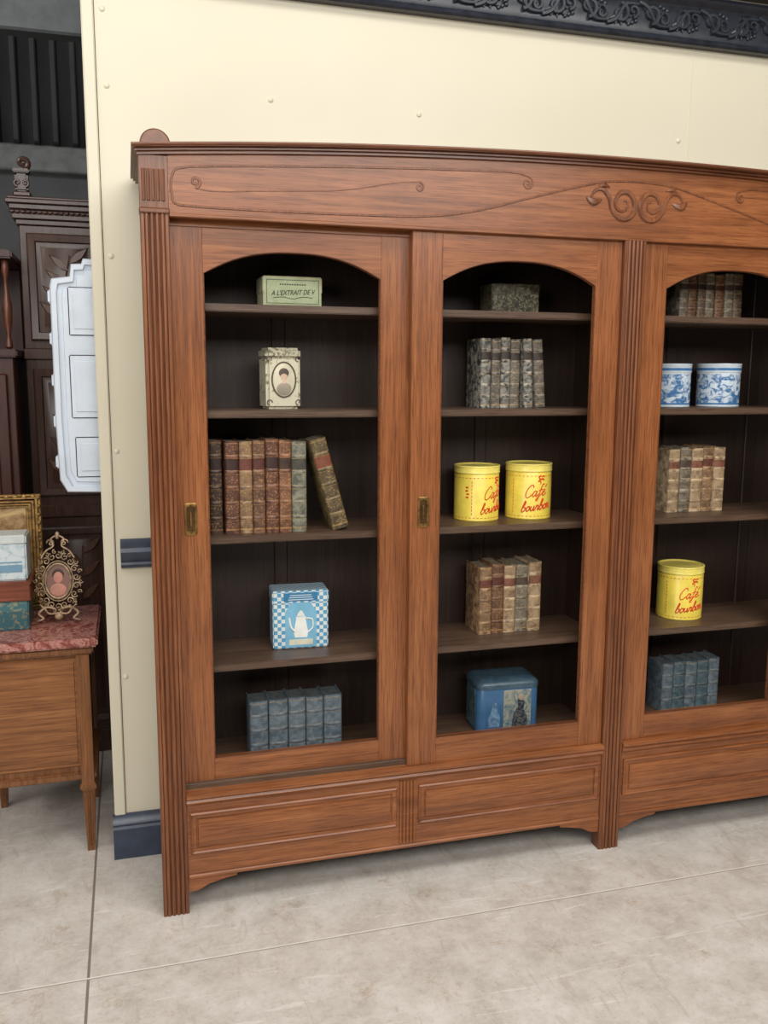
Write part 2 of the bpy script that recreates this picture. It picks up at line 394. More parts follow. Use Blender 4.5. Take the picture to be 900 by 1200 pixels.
# ------------------------------------------------------------ books
def leather(n,c1,c2,s=42,lo=.40,hi=.60): return twotone(n,c1,c2,s,lo,hi,.5,detail=9.)
PAG=plain("aged_pages",(124,112,90),.9,0,.2,80)
PAGD=plain("dark_page_edges",(82,88,88),.9,0,.2,80)
def gilttool(n,c,g_=None):
    g_=g_ or tuple(int(.42*a+.58*b_) for a,b_ in zip(c,(190,150,94)))
    m,nt,b=newmat(n); mp=coords(nt)
    v=N(nt,"ShaderNodeTexVoronoi",Scale=150.); nt.links.new(mp.outputs[0],v.inputs["Vector"])
    r=ramp(nt,[(.22,lin(g_)),(.40,lin(c))]); nt.links.new(v.outputs["Distance"],r.inputs[0])
    n2=N(nt,"ShaderNodeTexNoise",Scale=34.,Detail=8.,Roughness=.7); nt.links.new(mp.outputs[0],n2.inputs["Vector"]); r2=ramp(nt,[(.36,(.45,.40,.36,1)),(.56,(1,1,1,1))]); nt.links.new(n2.outputs[0],r2.inputs[0])
    cc=mix(nt,1.,r.outputs[0],r2.outputs[0],'MULTIPLY')
    nt.links.new(cc,b.inputs["Base Color"]); b.inputs["Roughness"].default_value=.5; return m
def pal(n,c1,c2,lab,tool=True):
    return [leather("leather_"+n,c1,c2),gilttool("tooled_"+n,tuple((a+b_)//2 for a,b_ in zip(c1,c2))) if tool else leather("cloth_"+n,c2,c1),plain("title_"+n,lab,.5,0,.2,50),
      plain("gilt_"+n,tuple(int(.4*a+.6*b_) for a,b_ in zip(c2,(172,134,82))),.5,.2,.3,90),PAG]
PB={ 'dkbrown':pal("dark_brown",(40,28,22),(78,56,42),(40,24,20)),
 'brown':pal("brown",(74,48,35),(132,96,70),(80,40,32)),
 'tan':pal("tan",(98,74,54),(164,132,98),(98,54,42)),
 'red':pal("red_brown",(66,38,30),(124,80,58),(50,28,24)),
 'orange':pal("orange_brown",(90,57,39),(150,104,72),(60,40,30)),
 'green':pal("grey_green",(78,78,68),(128,126,108),(64,62,54),False),
 'marble':pal("marbled",(64,64,62),(150,146,136),(60,52,46),False),
 'grey':pal("grey_brown",(80,74,64),(150,142,126),(74,60,50)),
 'greyd':pal("dark_grey_brown",(70,66,60),(136,130,118),(60,50,44)),
 'pale':pal("pale_calf",(128,106,82),(196,172,138),(116,74,56)),
 'slate':pal("slate_blue",(72,84,92),(102,114,122),(94,106,114),False),  # slate blue, paled: haze of the absent glass is put into the colour
 'teal':pal("teal_cloth",(56,74,80),(82,100,108),(72,90,98),False),
 'leafy':pal("mottled_green",(56,48,32),(120,102,66),(110,60,40)),
 'umber':pal("umber",(62,50,40),(120,100,80),(48,36,32)) }
PB['marble'][0]=leather("marbled_paper",(56,56,54),(168,164,152),60,.42,.6)
PB['slate'][4]=PAGD; PB['teal'][4]=PAGD
def book(loc,w,h,d,p,label,group,bands=5,rot=(0,0,0),cat="book"):
    e=T("book",label,cat,loc,rot,group=group)
    t=.0028; A=9; zs=[]; mk=[]
    def st(z,bu,m): zs.append((z,bu)); mk.append(m)
    st(0,0,0); st(.010*h/.25,0,3); st(.014*h/.25,0,0)
    seg=1/(bands+1)
    for k in range(1,bands+1):
        zc=h*seg*k
        mk[-1]= 1 if k!=bands else 2
        st(zc-.0060,0,3); st(zc-.0047,0,0); st(zc-.002,.0022,0); st(zc+.002,.0022,0); st(zc+.0047,0,3); st(zc+.0060,0,1)
    st(h-.008,0,3); st(h-.006,0,0); st(h,0,0)
    def ring(z,bu):
        b_=.006+bu; pts=[(0,d,z),(0,.007,z)]
        for j in range(1,A-1):
            a=pi-pi*j/(A-1); pts.append((w/2+(w/2)*math.cos(a),.007-b_*math.sin(a),z))
        pts+=[(w,.007,z),(w,d,z),(w-t,d,z),(w-t,.011,z),(t,.011,z),(t,d,z)]
        return pts
    g=M(); g.loft([ring(z,bu) for z,bu in zs],0,mf=lambda k,i: mk[k] if 1<=i<A else 0)
    g.done("cover",p[:4],e,ang=50)
    g=M(); g.box(t,w-t,.0112,d-.004,.003,h-.004); g.done("pages",p[4],e)
    return e
def row(x0,x1,z,y,hs,ps,label,group,d=.13,bands=5,gap=.0016,ws=None,jit=.011,hj=.005):
    n=len(hs); ws=ws or [random.uniform(.93,1.07) for _ in range(n)]; tot=sum(ws); x=x0
    for i in range(n):
        w_=(x1-x0)*ws[i]/tot-gap
        book((x,y+random.uniform(0,jit),z+.0005),w_,hs[i]+random.uniform(-hj,hj),d,PB[ps[i]],label[i] if isinstance(label,list) else label,group,bands)
        x+=w_+gap
G="leather books on the middle shelf of the first door"
book((.174,.125,1.1285),.038,.281,.13,PB['dkbrown'],"dark brown leather antique book standing slightly apart",G)
row(.220,.466,1.128,.115,[.282,.281,.28,.283,.28,.279],['red','tan','brown','red','orange','green'],
 ["red-brown gilt-tooled leather book standing upright","tan worn leather book standing upright","brown gilt-tooled leather book standing upright","red-brown ribbed leather book beside an orange-brown one","orange-brown leather book beside a grey-green one","grey-green cloth book holding up a leaning one"],G,ws=[1.05,1.,.95,1.,.95,1.15])
book((.547,.112,1.1285),.05,.285,.15,PB['leafy'],"mottled green and brown gilt book leaning on the row",G,rot=(0,math.radians(-15),0))
G="slate blue cloth books at the bottom of the first door"
row(.285,.583,.395,.145,[.190,.190,.191,.191,.192],['slate']*5,"slate blue cloth-bound book with faded gilt bands",G,bands=3,gap=.003,d=.10,jit=.003,hj=.002)
G="grey marbled books behind the second door"
row(1.052,1.190,1.498,.18,[.222,.224,.224,.222],['marble','greyd','marble','greyd'],"worn mottled grey ribbed antique book",G)
book((1.2045,.181,1.4985),.033,.223,.13,PB['marble'],"worn marbled grey book tilting slightly against its row",G,rot=(0,math.radians(-2.4),0))
book((1.2490,.186,1.4985),.036,.221,.13,PB['greyd'],"worn grey-brown book leaning at the row end",G,rot=(0,math.radians(-4.6),0))
G="brown leather books on the lower shelf of the second door"
row(1.062,1.290,.737,.175,[.231,.237,.234,.237,.237],['tan','brown','pale','grey','pale'],
 ["tan leather book with dark title label","brown ribbed leather book in a short row","pale calf leather book in a short row","grey-brown leather book in a short row","pale calf leather book at the row end"],G)
G="small brown books on the top shelf of the third door"
row(1.772,2.03,1.80,.18,[.15,.152,.15,.152,.151,.153,.153],['grey','brown','umber','grey','brown','grey','umber'],"small worn brown antique book",G,bands=4,d=.11,hj=.003)
G="brown and tan books on the middle shelf of the third door"
row(1.765,1.995,1.128,.18,[.226,.226,.227,.227,.227],['pale','grey','pale','tan','pale'],
 ["pale calf book with red title label","grey-brown leather book between pale calf ones","pale calf ribbed book in a short row","tan ribbed leather book in a short row","pale calf book at the row end"],G)
G="dark blue books at the bottom of the third door"
row(1.775,2.015,.395,.165,[.182,.183,.184,.185,.186],['slate','teal','slate','teal','slate'],"dark blue-grey cloth-bound book",G,bands=3,gap=.002,d=.10,jit=.003,hj=.002)

# ------------------------------------------------------------ tins
def tin_gloss(n,c,**k): return plain(n,c,.3,0,.06,20)
YEL=tin_gloss("yellow_enamel",(232,208,84)); YELL=tin_gloss("yellow_lid_enamel",(236,218,110)); RED=tin_gloss("red_print",(210,66,30))
def cyl_patch(g,r,a0,a1,z0,z1,mi):
    n=max(1,int((a1-a0)/.12)+1)
    g.loft([[(rr*math.sin(a),-rr*math.cos(a),z) for rr,z in ((r,z0),(r+.0005,z0),(r+.0005,z1),(r,z1))] for a in [a0+(a1-a0)*i/n for i in range(n+1)]],mi)
SC={'C':([[(1.15,1.7),(1.0,2.1),(.55,2.2),(.1,1.5),(.0,.7),(.3,.02),(.8,.05),(1.2,.5)]],1.3),
"e'":([[(0,.4),(.5,.6),(.6,.9),(.35,1.05),(.08,.6),(.2,.1),(.5,0),(1.0,.35)],[(.45,1.45),(.85,1.9)]],.95),
'f':([[(.9,1.9),(.62,2.15),(.4,1.6),(.3,.5),(.2,-.6),(0,-.85),(-.1,-.5),(.4,.0),(.75,.3)],[(-.0,1.0),(.8,1.15)]],.8),
'a':([[(.7,.9),(.3,1.0),(.03,.5),(.25,.0),(.6,.4),(.75,1.0),(.72,.2),(.9,.0),(1.2,.4)]],1.1),
'b':([[(0,.4),(.4,1.4),(.45,2.0),(.25,2.15),(.12,1.2),(.12,.2),(.4,-.02),(.72,.35),(.62,.85),(.4,.9),(.95,.75)]],.95),
'o':([[(.6,.9),(.25,1.0),(.03,.5),(.25,.0),(.6,.2),(.66,.7),(.45,.98),(.6,.8),(.92,.85)]],.9),
'u':([[(0,1),(.03,.3),(.25,.0),(.55,.4),(.65,1),(.65,.3),(.8,.0),(1,.3)]],1.0),
'r':([[(0,.3),(.2,1.1),(.27,.88),(.6,.95),(.52,.35),(.62,.03),(.85,.3)]],.85),
'n':([[(0,.9),(.12,1),(.12,0),(.2,.6),(.5,1),(.65,.7),(.65,.15),(.8,.0),(1.0,.3)]],1.0)}
def script(g,txt,s,r,ang,z,rad,sh=.3,rise=.14):
    W_=sum(SC[c][1] for c in txt); x=-W_/2
    for c in txt:
        for st in SC[c][0]:
            pts=[]
            for p in smooth(st,4):
                px=(x+p[0]+sh*p[1])*s; a=ang+px/r; pts.append(((r+.0004)*math.sin(a),-(r+.0004)*math.cos(a),z+p[1]*s+rise*px))
            g.tube(pts,rad,5,0,nrm=(math.sin(ang),-math.cos(ang),0),flat=.5)
        x+=SC[c][1]
def cyl_line(g,pts,r,ang,z,rad):
    g.tube([((r+.0004)*math.sin(ang+p[0]/r),-(r+.0004)*math.cos(ang+p[0]/r),z+p[1]) for p in smooth(pts,4)],rad,5,0,nrm=(math.sin(ang),-math.cos(ang),0),flat=.5)
def yellow_tin(x,y,z,r,h,ang,label,mark=False):
    e=T("tin",label,"tin",(x,y,z+.0005),group="yellow round coffee tins")
    g=M(); lz=h*.86
    g.lathe([(r-.003,0),(r,.0),(r+.001,.003),(r,.006),(r,lz-.004),(r-.002,lz)],seg=48)
    g.done("tin_body",YEL,e)
    g=M(); g.lathe([(r-.004,lz),(r+.0015,lz),(r+.0025,lz+.003),(r+.0015,lz+.006),(r+.0015,h-.005),(r+.003,h-.003),(r+.0015,h),(r-.004,h),(r-.008,h-.004),(.001,h-.003)],seg=48); g.done("lid",[YELL],e)
    g=M()
    for k in range(36):
        a=2*pi*k/36; cyl_patch(g,r+.0003,a,a+.09,lz-.014,lz-.0125,0); cyl_patch(g,r+.0003,a,a+.09,.010,.0115,0)
    for s in (-1,1):
        for k in range(10):
            zz=.02+k*(lz-.04)/10; a=ang+s*1.08; cyl_patch(g,r+.0003,a-.012,a+.012,zz,zz+.008,0)
    script(g,["C","a","f","e'"],.0178,r,ang-.05,h*.42,.0018)
    script(g,"bourbon",.0160,r,ang+.0,h*.17,.0021)
    zb=h*.72
    cyl_line(g,[(.004,-.006),(.010,.002),(.006,.010),(.014,.014)],r,ang,zb,.0026)
    cyl_line(g,[(.012,.000),(.020,.004),(.026,-.001)],r,ang,zb,.0030)
    cyl_line(g,[(.016,.010),(.024,.013),(.028,.009)],r,ang,zb,.0022)
    cyl_line(g,[(.008,-.004),(.014,-.008),(.012,-.014)],r,ang,zb,.0018)
    if mark:
        for k in range(4):
            aa=ang-1.28+.03*math.sin(k*2.); zz=h*(.42+.06*k); cyl_patch(g,r+.0003,aa-.08,aa+.05,zz,zz+.005,0)
    g.done("lettering",RED,e)
yellow_tin(1.064,.235,1.128,.0745,.181,.50,"yellow round tin with red script, turned slightly aside",True)
yellow_tin(1.253,.235,1.128,.0765,.184,-.05,"yellow round tin with red script facing out")
yellow_tin(1.870,.235,.737,.080,.192,-.10,"yellow round tin with red script, alone on its shelf")
# blue & white tins
def painted(n,base,c1,scale,lo,hi,stretch=(1,1,1)):
    return twotone(n,base,c1,scale,lo,hi,.3,stretch,4.,1.5)
BW=painted("blue_white_scene",(200,212,222),(60,108,156),30,.44,.58,(1,1,1.4)); WH=tin_gloss("white_enamel",(200,210,216)); BL=tin_gloss("blue_print",(64,114,164))
for x,r,h,lb in ((1.787,.066,.148,"white round tin with blue landscape, slightly narrower"),(1.980,.0735,.150,"white round tin with blue landscape, slightly wider")):
    e=T("tin",lb,"tin",(x,.235,1.4985),group="blue and white round tins"); g=M()
    g.lathe([(r-.002,0),(r,.001),(r,.014)],seg=40,mi=1,cap=True); g.lathe([(r,.014),(r,h*.76)],seg=40,mi=0,cap=False); g.lathe([(r,h*.76),(r,h*.8)],seg=40,mi=1,cap=False)
    g.lathe([(r+.0006,.008),(r+.0006,.014)],seg=40,mi=2,cap=False)
    g.done("tin_body",[BW,WH,BL],e)
    g=M(); g.lathe([(r-.002,h*.8),(r+.002,h*.8),(r+.002,h-.006),(r+.0035,h-.003),(r+.002,h),(r-.003,h),(r-.006,h-.004),(.001,h-.003)],seg=40,mi=0); g.lathe([(r+.0024,h*.84),(r+.0024,h*.90)],seg=40,mi=1,cap=False); g.done("lid",[WH,BL],e)
# extract box
CREAM=plain("cream_card",(206,204,164),.5,0,.08,30); DKG=plain("dark_green_print",(52,72,46),.5)
def rect_tin(e,w,d,h,body,lidm,lidz=.8,bev=.006,ov=.0015):
    g=M(); g.box(-w/2,w/2,0,d,0,h*lidz,0,bev,3); g.done("tin_body",body,e)
    g=M(); g.box(-w/2-ov,w/2+ov,-ov,d+ov,h*lidz-.008,h,0,bev,3); g.done("lid",lidm,e)
e=T("box","cream and green advertising tin box with dark lettering","box",(.440,.19,1.8005),(0,0,.03))
rect_tin(e,.178,.11,.092,CREAM,CREAM,.55,.003)
g=M(); g.box(-.083,.083,-.0022,-.0005,.009,.085,0); g.done("label_panel",painted("pale_green_label",(190,198,158),(176,188,144),40,.4,.6),e)
g=M(); me=textmesh("A L'EXTRAIT DE V",.0172,.3,.0003,.0003); g.add(me,0,lambda c:(c.x*.96,-.0026-c.z,c.y*1.15+.038+.05*c.x))
for z0,z1,x0,x1 in ((.012,.0135,-.080,.080),(.0805,.082,-.080,.080)): g.box(x0,x1,-.003,-.001,z0,z1)
for x0 in (-.080,.0785): g.box(x0,x0+.0015,-.003,-.001,.012,.082)
g.tube(xz(smooth([(-.06,.028),(-.03,.031),(0,.026),(.03,.032),(.06,.030)],6),-.0024),.001,5)
for k in range(11): g.box(-.04+k*.0075,-.0352+k*.0075,-.003,-.001,.066,.070)
g.done("lettering",DKG,e)
# portrait tin
e=T("tin","tall cream tea tin with an oval portrait medallion","tin",(.407,.17,1.4985),(0,0,math.radians(8)))
rect_tin(e,.108,.085,.183,painted("cream_floral",(204,198,174),(130,126,98),45,.56,.64),painted("cream_floral_lid",(190,184,160),(104,100,80),60,.5,.6),.86,.009)
g=M(); ov=[(.037*math.cos(2*pi*i/32),-.0012,.088+.052*math.sin(2*pi*i/32)) for i in range(32)]
g.tube(ov,.0024,6,0,loop=True); g.loft([[(x,-.0004,z) for x,y,z in ov],[(x*.97,-.001,.088+(z-.088)*.97) for x,y,z in ov]],1,cap=True)
g.ball((0,-.001,.1),.012,2,(1,.1,1.25),16); g.ball((0,-.0008,.108),.0165,3,(1,.08,.9),16); g.ball((0,-.0008,.06),.022,4,(1.1,.08,.9),16); g.box(-.005,.005,-.0022,-.0008,.076,.09,2)
for s in (-1,1):
    for zz in (.02,.150): g.tube([(s*.045+.008*math.cos(a/3),-.0012,zz+.008*math.sin(a/3)) for a in range(15)],.0015,5,3)
g.done("portrait_medallion",[plain("dark_rim",(84,74,56),.5),plain("medallion_ground",(204,196,172),.6),plain("painted_skin",(206,176,150),.6),plain("painted_hair",(84,70,60),.6),plain("painted_dress",(150,140,124),.6)],e,label="oval portrait of a woman in pale dress")
# checked tin
CHK,nt,b=newmat("blue_check"); mp=coords(nt,rand=False); ck=N(nt,"ShaderNodeTexChecker",Scale=82.); ck.inputs[1].default_value=lin((86,150,186)); ck.inputs[2].default_value=lin((210,218,216))
mp.inputs["Location"].default_value=(.001,.001,.001); nt.links.new(mp.outputs[0],ck.inputs[0]); nt.links.new(ck.outputs[0],b.inputs["Base Color"]); b.inputs["Roughness"].default_value=.3
e=T("tin","blue and white checked tin with a coffee pot picture","tin",(.456,.19,.7375),(0,0,math.radians(-3)))
rect_tin(e,.177,.105,.188,CHK,CHK,.82,.004)
g=M(); LB=tin_gloss("pale_blue_panel",(120,176,204))
g.prism([(-.050,.004),(.050,.004),(.050,.12),(.03,.15),(-.03,.15),(-.050,.12)],'xz',-.0014,0,0)
g.prism([(-.038,.012),(.038,.012),(.038,.030),(-.038,.030)],'xz',-.0018,0,3)
pot=[(-.017,.036),(.017,.036),(.020,.05),(.013,.088),(.014,.093),(-.014,.093),(-.013,.088),(-.020,.05)]
pot=[(a*1.15,.036+(b_-.036)*1.2) for a,b_ in pot]
g.prism(pot,'xz',-.0026,-.001,1)
g.prism([(-.013,.106),(.013,.106),(.007,.118),(.002,.124),(-.002,.124),(-.007,.118)],'xz',-.0026,-.001,1)
g.tube(xz(smooth([(.016,.098),(.036,.094),(.038,.068),(.02,.052)],5),-.0018),.0026,5,1)
g.tube(xz(smooth([(-.018,.056),(-.032,.072),(-.037,.102)],5),-.0018),.0034,5,1)
g.prism([(-.054,.155),(.054,.155),(.054,.182),(-.054,.182)],'xz',-.0028,0,2)
g.done("picture_panel",[LB,tin_gloss("pot_white",(226,228,222)),tin_gloss("title_strip_blue",(52,118,160)),tin_gloss("cream_strip",(212,208,188))],e)
g=M(); 
for k in range(3): g.box(-.04+k*.003,.04-k*.003,-.0032,-.0015,.159+k*.007,.1615+k*.007)
g.done("printed_lines",WH,e)
# dark speckled box (door 2 top)
e=T("box","dark green tin box with worn pale ornament","box",(1.168,.19,1.8005),(0,0,.02))
rect_tin(e,.166,.1,.094,painted("worn_ornament",(50,46,36),(128,120,94),85,.46,.62),painted("worn_ornament_lid",(54,50,40),(118,112,88),60,.46,.64),.72,.003)
# blue picture tin
e=T("tin","rounded blue tin with domed lid and worn pale picture","tin",(1.166,.150,.3955),(0,0,math.radians(-3)))
BLUE=tin_gloss("mid_blue_enamel",(62,98,134)); TEAL=painted("teal_floral",(58,86,94),(108,130,128),50,.5,.6)
g=M()
def rrect(hw,y0,y1,z,r=.03,n=6):
    o=[]
    for (cx_,cy_,a) in ((hw-r,y1-r,0),(-hw+r,y1-r,pi/2),(-hw+r,y0+r,pi),(hw-r,y0+r,1.5*pi)):
        for k in range(n): an=a+pi/2*k/(n-1); o.append((cx_+r*math.cos(an),cy_+r*math.sin(an),z))
    return o
g.loft([rrect(.111-i,i,.15-i,z) for i,z in ((.002,0),(0,.003),(0,.158),(.001,.160))],0); g.box(-.1125,-.1105,.032,.118,.012,.150,1); g.done("tin_body",[BLUE,TEAL],e)
g=M()
g.loft([rrect(.113-i,-.002+i,.152-i,z,max(.006,.03-i)) for i,z in ((0,.154),(0,.168),(.003,.173),(.012,.180),(.026,.186),(.045,.189),(.06,.190))],0)
g.done("lid",painted("blue_lid",(54,76,92),(76,96,104),30,.4,.7),e)
g=M(); g.box(-.020,.080,-.0012,.002,.012,.148,0,.0005); 
g.prism([(.01,.018),(.068,.018),(.064,.055),(.052,.078),(.056,.10),(.046,.120),(.030,.116),(.032,.088),(.016,.065)],'xz',-.0018,-.001,2)
g.ball((.044,-.0015,.121),.011,3,(1,.1,1.1))
g.prism([(-.074,.02),(-.034,.02),(-.032,.05),(-.040,.085),(-.048,.108),(-.060,.10),(-.066,.07),(-.076,.05)],'xz',-.0018,-.001,1)
g.done("printed_scene",[painted("scene_ground",(150,150,132),(84,106,118),30,.42,.6),painted("faded_figure",(120,150,172),(76,108,140),40,.4,.6),painted("dim_figure",(40,46,58),(96,96,92),60,.45,.6),plain("pale_face",(176,156,136),.6)],e)

# ------------------------------------------------------------ nightstand
NS=T("nightstand","small oak nightstand with red marble top and tapered legs","nightstand",(-.378,.668,0))
def loc(o): o.location=(.378,-.668,0); return o
g=M(); g.box(-.545,-.215,.47,.865,.275,.705,0,.003)
g.box(-.565,-.195,.455,.88,.255,.280,0,.005,2); g.box(-.57,-.188,.45,.885,.69,.716,0,.006,2)
loc(g.done("cabinet_body",NIGHT,NS))
g=M(); g.box(-.53,-.235,.462,.472,.30,.68,0,.004); g.box(-.515,-.25,.459,.466,.315,.665,0,.002); loc(g.done("front_panel",wood("nightstand_panel",(90,54,27),(138,88,48),(170,118,72),axis='x',k=.8),NS))
for x,y in ((-.545,.465),(-.222,.465),(-.545,.865),(-.222,.865)):
    g=M(); g.loft([[(x+s*dx,y+s*dy,z) for dx,dy in ((-1,-1),(1,-1),(1,1),(-1,1))] for s,z in ((.011,0),(.019,.22),(.026,.230),(.026,.240),(.020,.25),(.020,.69))]); 
    for k in (-1,0,1):
        g.tube([(x+k*.0055,y-.011,.02),(x+k*.010,y-.0188,.215)],.0028,6)
        g.tube([(x+.011,y+k*.0055,.02),(x+.0188,y+k*.010,.215)],.0028,6,nrm=(1,0,0))
    loc(g.done("leg",NIGHT,NS))
MARB,nt,b=newmat("red_marble"); mp=coords(nt); n=N(nt,"ShaderNodeTexNoise",Scale=14.,Detail=10.,Roughness=.75,Distortion=2.4); nt.links.new(mp.outputs[0],n.inputs["Vector"])
r=ramp(nt,[(.32,lin((88,38,34))),(.46,lin((136,68,60))),(.54,lin((186,136,124))),(.60,lin((124,60,52)))]); nt.links.new(n.outputs[0],r.inputs[0]); nt.links.new(r.outputs[0],b.inputs["Base Color"]); b.inputs["Roughness"].default_value=.22
g=M(); g.box(-.585,-.172,.438,.898,.716,.746,0,.007,3); loc(g.done("marble_top",MARB,NS,label="polished red marble top"))
# oval brass photo frame
PF=T("photo_frame","ornate brass openwork frame with small oval portrait","picture frame",(-.305,.655,.7535),(math.radians(-9),0,math.radians(-6)))
g=M(); cz=.140
g.tube([(.042*math.cos(2*pi*i/40),0,cz+.060*math.sin(2*pi*i/40)) for i in range(40)],.0042,8,loop=True)
g.tube([(.050*math.cos(2*pi*i/40),.002,cz+.069*math.sin(2*pi*i/40)) for i in range(40)],.0025,6,loop=True)
for k in range(18):
    a=2*pi*k/18+.15; cx,cy=.062*math.cos(a),cz+.088*math.sin(a)
    g.tube(xz(spiral(cx,cy,.013,a,1.3,1 if k%2 else -1,14),.002),lambda t:.0030*(1-.4*t),5)
    g.tube(xz(spiral(.075*math.cos(a+.17),cz+.102*math.sin(a+.17),.008,a,1.1,-1 if k%2 else 1,10),.002),lambda t:.0026*(1-.4*t),5)
for s in (-1,1):
    g.tube([(s*p[0],.0,p[1]) for p in smooth([(.012,.045),(.04,.05),(.065,.03),(.05,.012),(.07,.004)],6)],lambda t:.0050*(1-.3*t),6)
    g.tube([(s*p[0],.0,p[1]) for p in smooth([(.0,.03),(.03,.028),(.045,.045),(.06,.06)],6)],.0035,6)
    g.tube([(s*p[0],.0,p[1]) for p in smooth([(.0,.30),(.022,.285),(.014,.262),(.038,.245),(.055,.22)],6)],.0034,6)
    g.tube(xz([(s*q[0],q[1]) for q in spiral(.022,.272,.014,0,1.2,1,12)],.0),.0026,5)
g.ball((0,0,.298),.010,0,(.8,.6,1.4)); g.ball((0,0,.018),.012,0,(1.2,.6,1))
g.done("openwork_frame",plain("antique_brass",(160,136,108),.45,.4,.25,60),PF)
g=M(); g.loft([[(.041*math.cos(2*pi*i/32),y,cz+.059*math.sin(2*pi*i/32)) for i in range(32)] for y in (.002,.005)]); g.done("backing",plain("portrait_ground",(120,84,74),.5),PF)
g=M(); g.ball((0,.001,cz+.012),.016,0,(1,.12,1.25),16); g.ball((0,.0015,cz-.030),.028,0,(.95,.06,.8),16); g.ball((0,.0018,cz+.022),.02,1,(1,.06,1),16)
g.done("portrait",[plain("painted_flesh",(190,132,112),.6),plain("dark_hair",(60,38,32),.6)],PF)
g=M(); g.tube([(0,.008,.2),(0,.07,.016)],.004,6); g.done("easel_strut",BRASSD,PF)
# stack on marble
e=T("box","teal patterned tin box stacked under a wooden tray","box",(-.485,.60,.7465))
rect_tin(e,.180,.16,.1,painted("teal_pattern",(48,90,98),(120,116,90),40,.5,.6),painted("teal_lid",(60,104,110),(136,136,110),40,.52,.6),.7,.004)
e=T("wooden_box","shallow reddish wooden box stacked on a teal tin","box",(-.483,.595,.8475))
g=M(); g.box(-.098,.098,0,.17,0,.008,0,.002)
for a in ((-.096,.096,.002,.01),(-.096,.096,.16,.168)): g.box(*a,.006,.056,0,.001)
for a in ((-.096,-.088),(.088,.096)): g.box(a[0],a[1],.008,.162,.006,.056,0,.001)
g.done("tray",wood("box_wood",(88,40,28),(120,62,42),(142,82,58),axis='x'),e)
g=M(); g.box(-.1,.1,-.002,.172,.055,.066,0,.003,2); g.done("lid",wood("box_lid_wood",(96,50,34),(132,72,48),(156,94,64),axis='x'),e)
e=T("tin","white and blue tin canister standing on the wooden box","tin",(-.478,.61,.9142))
rect_tin(e,.17,.12,.155,painted("white_blue_scene",(196,206,208),(150,172,182),24,.5,.66),tin_gloss("pale_lid",(194,200,198)),.84,.006)
g=M(); g.box(-.07,.07,-.0016,.001,.03,.055,0); g.box(-.07,.07,-.0016,.001,.062,.066,0); g.done("printed_band",tin_gloss("faded_blue",(110,146,168)),e)
# gilt frame leaning
e=T("picture_frame","carved gilt picture frame leaning behind the tins","picture frame",(-.51,.86,.7475),(math.radians(-4),0,0))
g=M(); W,H=.14,.42
for i,(r_,y) in enumerate(((.0,.0),(.010,-.006),(.022,-.002),(.032,-.007),(.040,.0))):
    g.tube([(-W+r_,y,r_+.008),(W-r_,y,r_+.008),(W-r_,y,H-r_),(-W+r_,y,H-r_)],.008,6,loop=True)
for k in range(14):
    z=.02+k*.03; 
    for s in (-1,1): g.ball((s*(W-.004),-.006,z),.009,0,(1,.7,1),8)
for k in range(9): g.ball((-W+.02+k*.03,-.006,H-.004),.009,0,(1,.7,1),8)
g.done("gilt_moulding",plain("dull_gold",(150,116,66),.45,.5,.3,60),e)
g=M(); g.box(-W+.04,W-.04,.001,.006,.045,H-.04); g.done("picture",painted("old_canvas",(130,96,60),(196,166,118),8,.4,.6),e)

# ------------------------------------------------------------ dark carved cabinet behind
CB=T("carved_cabinet","tall dark carved oak cabinet with leaf panels and finials","cabinet",(0,0,0))
x0,x1,yf=-.43,.21,1.3
g=M(); g.box(x0,x1,yf,1.75,.0,2.17,0,.003); g.box(x0-.01,x1+.01,yf-.012,1.76,0,.1,0,.004); g.box(x0-.006,x1+.006,yf-.01,1.755,1.655,1.70,0,.004); g.box(x0-.006,x1+.006,yf-.01,1.755,1.02,1.07,0,.004)
g.done("carcass",DARKW,CB)
g=M()
for a,b_,o in ((2.17,2.19,.01),(2.19,2.21,.022),(2.225,2.245,.03),(2.245,2.262,.042),(2.262,2.272,.034)): g.box(x0-o,x1+o,yf-o,1.76,a,b_,0,.003)
g.box(x0-.015,x1+.015,yf-.015,1.75,2.21,2.225)
x=x0-.02
while x<x1+.02: g.ball((x,yf-.02,2.217),.008,0,(1.3,.7,.9),8); x+=.02
g.done("cornice",DARKW,CB)
for fx in (x0+.02,x1-.02):
    g=M(); g.box(fx-.032,fx+.032,yf-.03,yf+.04,2.272,2.29,0,.004); g.box(fx-.024,fx+.024,yf-.022,yf+.03,2.29,2.36,0,.008,2); g.box(fx-.03,fx+.03,yf-.028,yf+.036,2.36,2.375,0,.004,2)
    g.tube(xz(spiral(fx+.006,2.40,.024,-pi/2,1.2,1,18),yf-.0),lambda t:.012*(1-.4*t),8)
    for s in (-1,1): g.tube(xz(spiral(fx+s*.014,2.322,.014,-pi/2,1.2,s,14),yf-.024),lambda t:.005*(1-.4*t),6)
    g.done("finial",DARKW,CB)
def leaf(g,x,z,L,a,y):
    c,s=math.cos(a),math.sin(a); pts=[]
    for t,wd in ((0,.0),(.3,.13),(.55,.15),(.8,.08),(1,0),(.8,-.08),(.55,-.15),(.3,-.13)):
        px,pz=t*L,wd*L; pts.append((x+px*c-pz*s,z+px*s+pz*c))
    g.loft([[(p[0],y,p[1]) for p in pts],[(x+(p[0]-x)*.9,y-.008,z+(p[1]-z)*.9) for p in pts]])
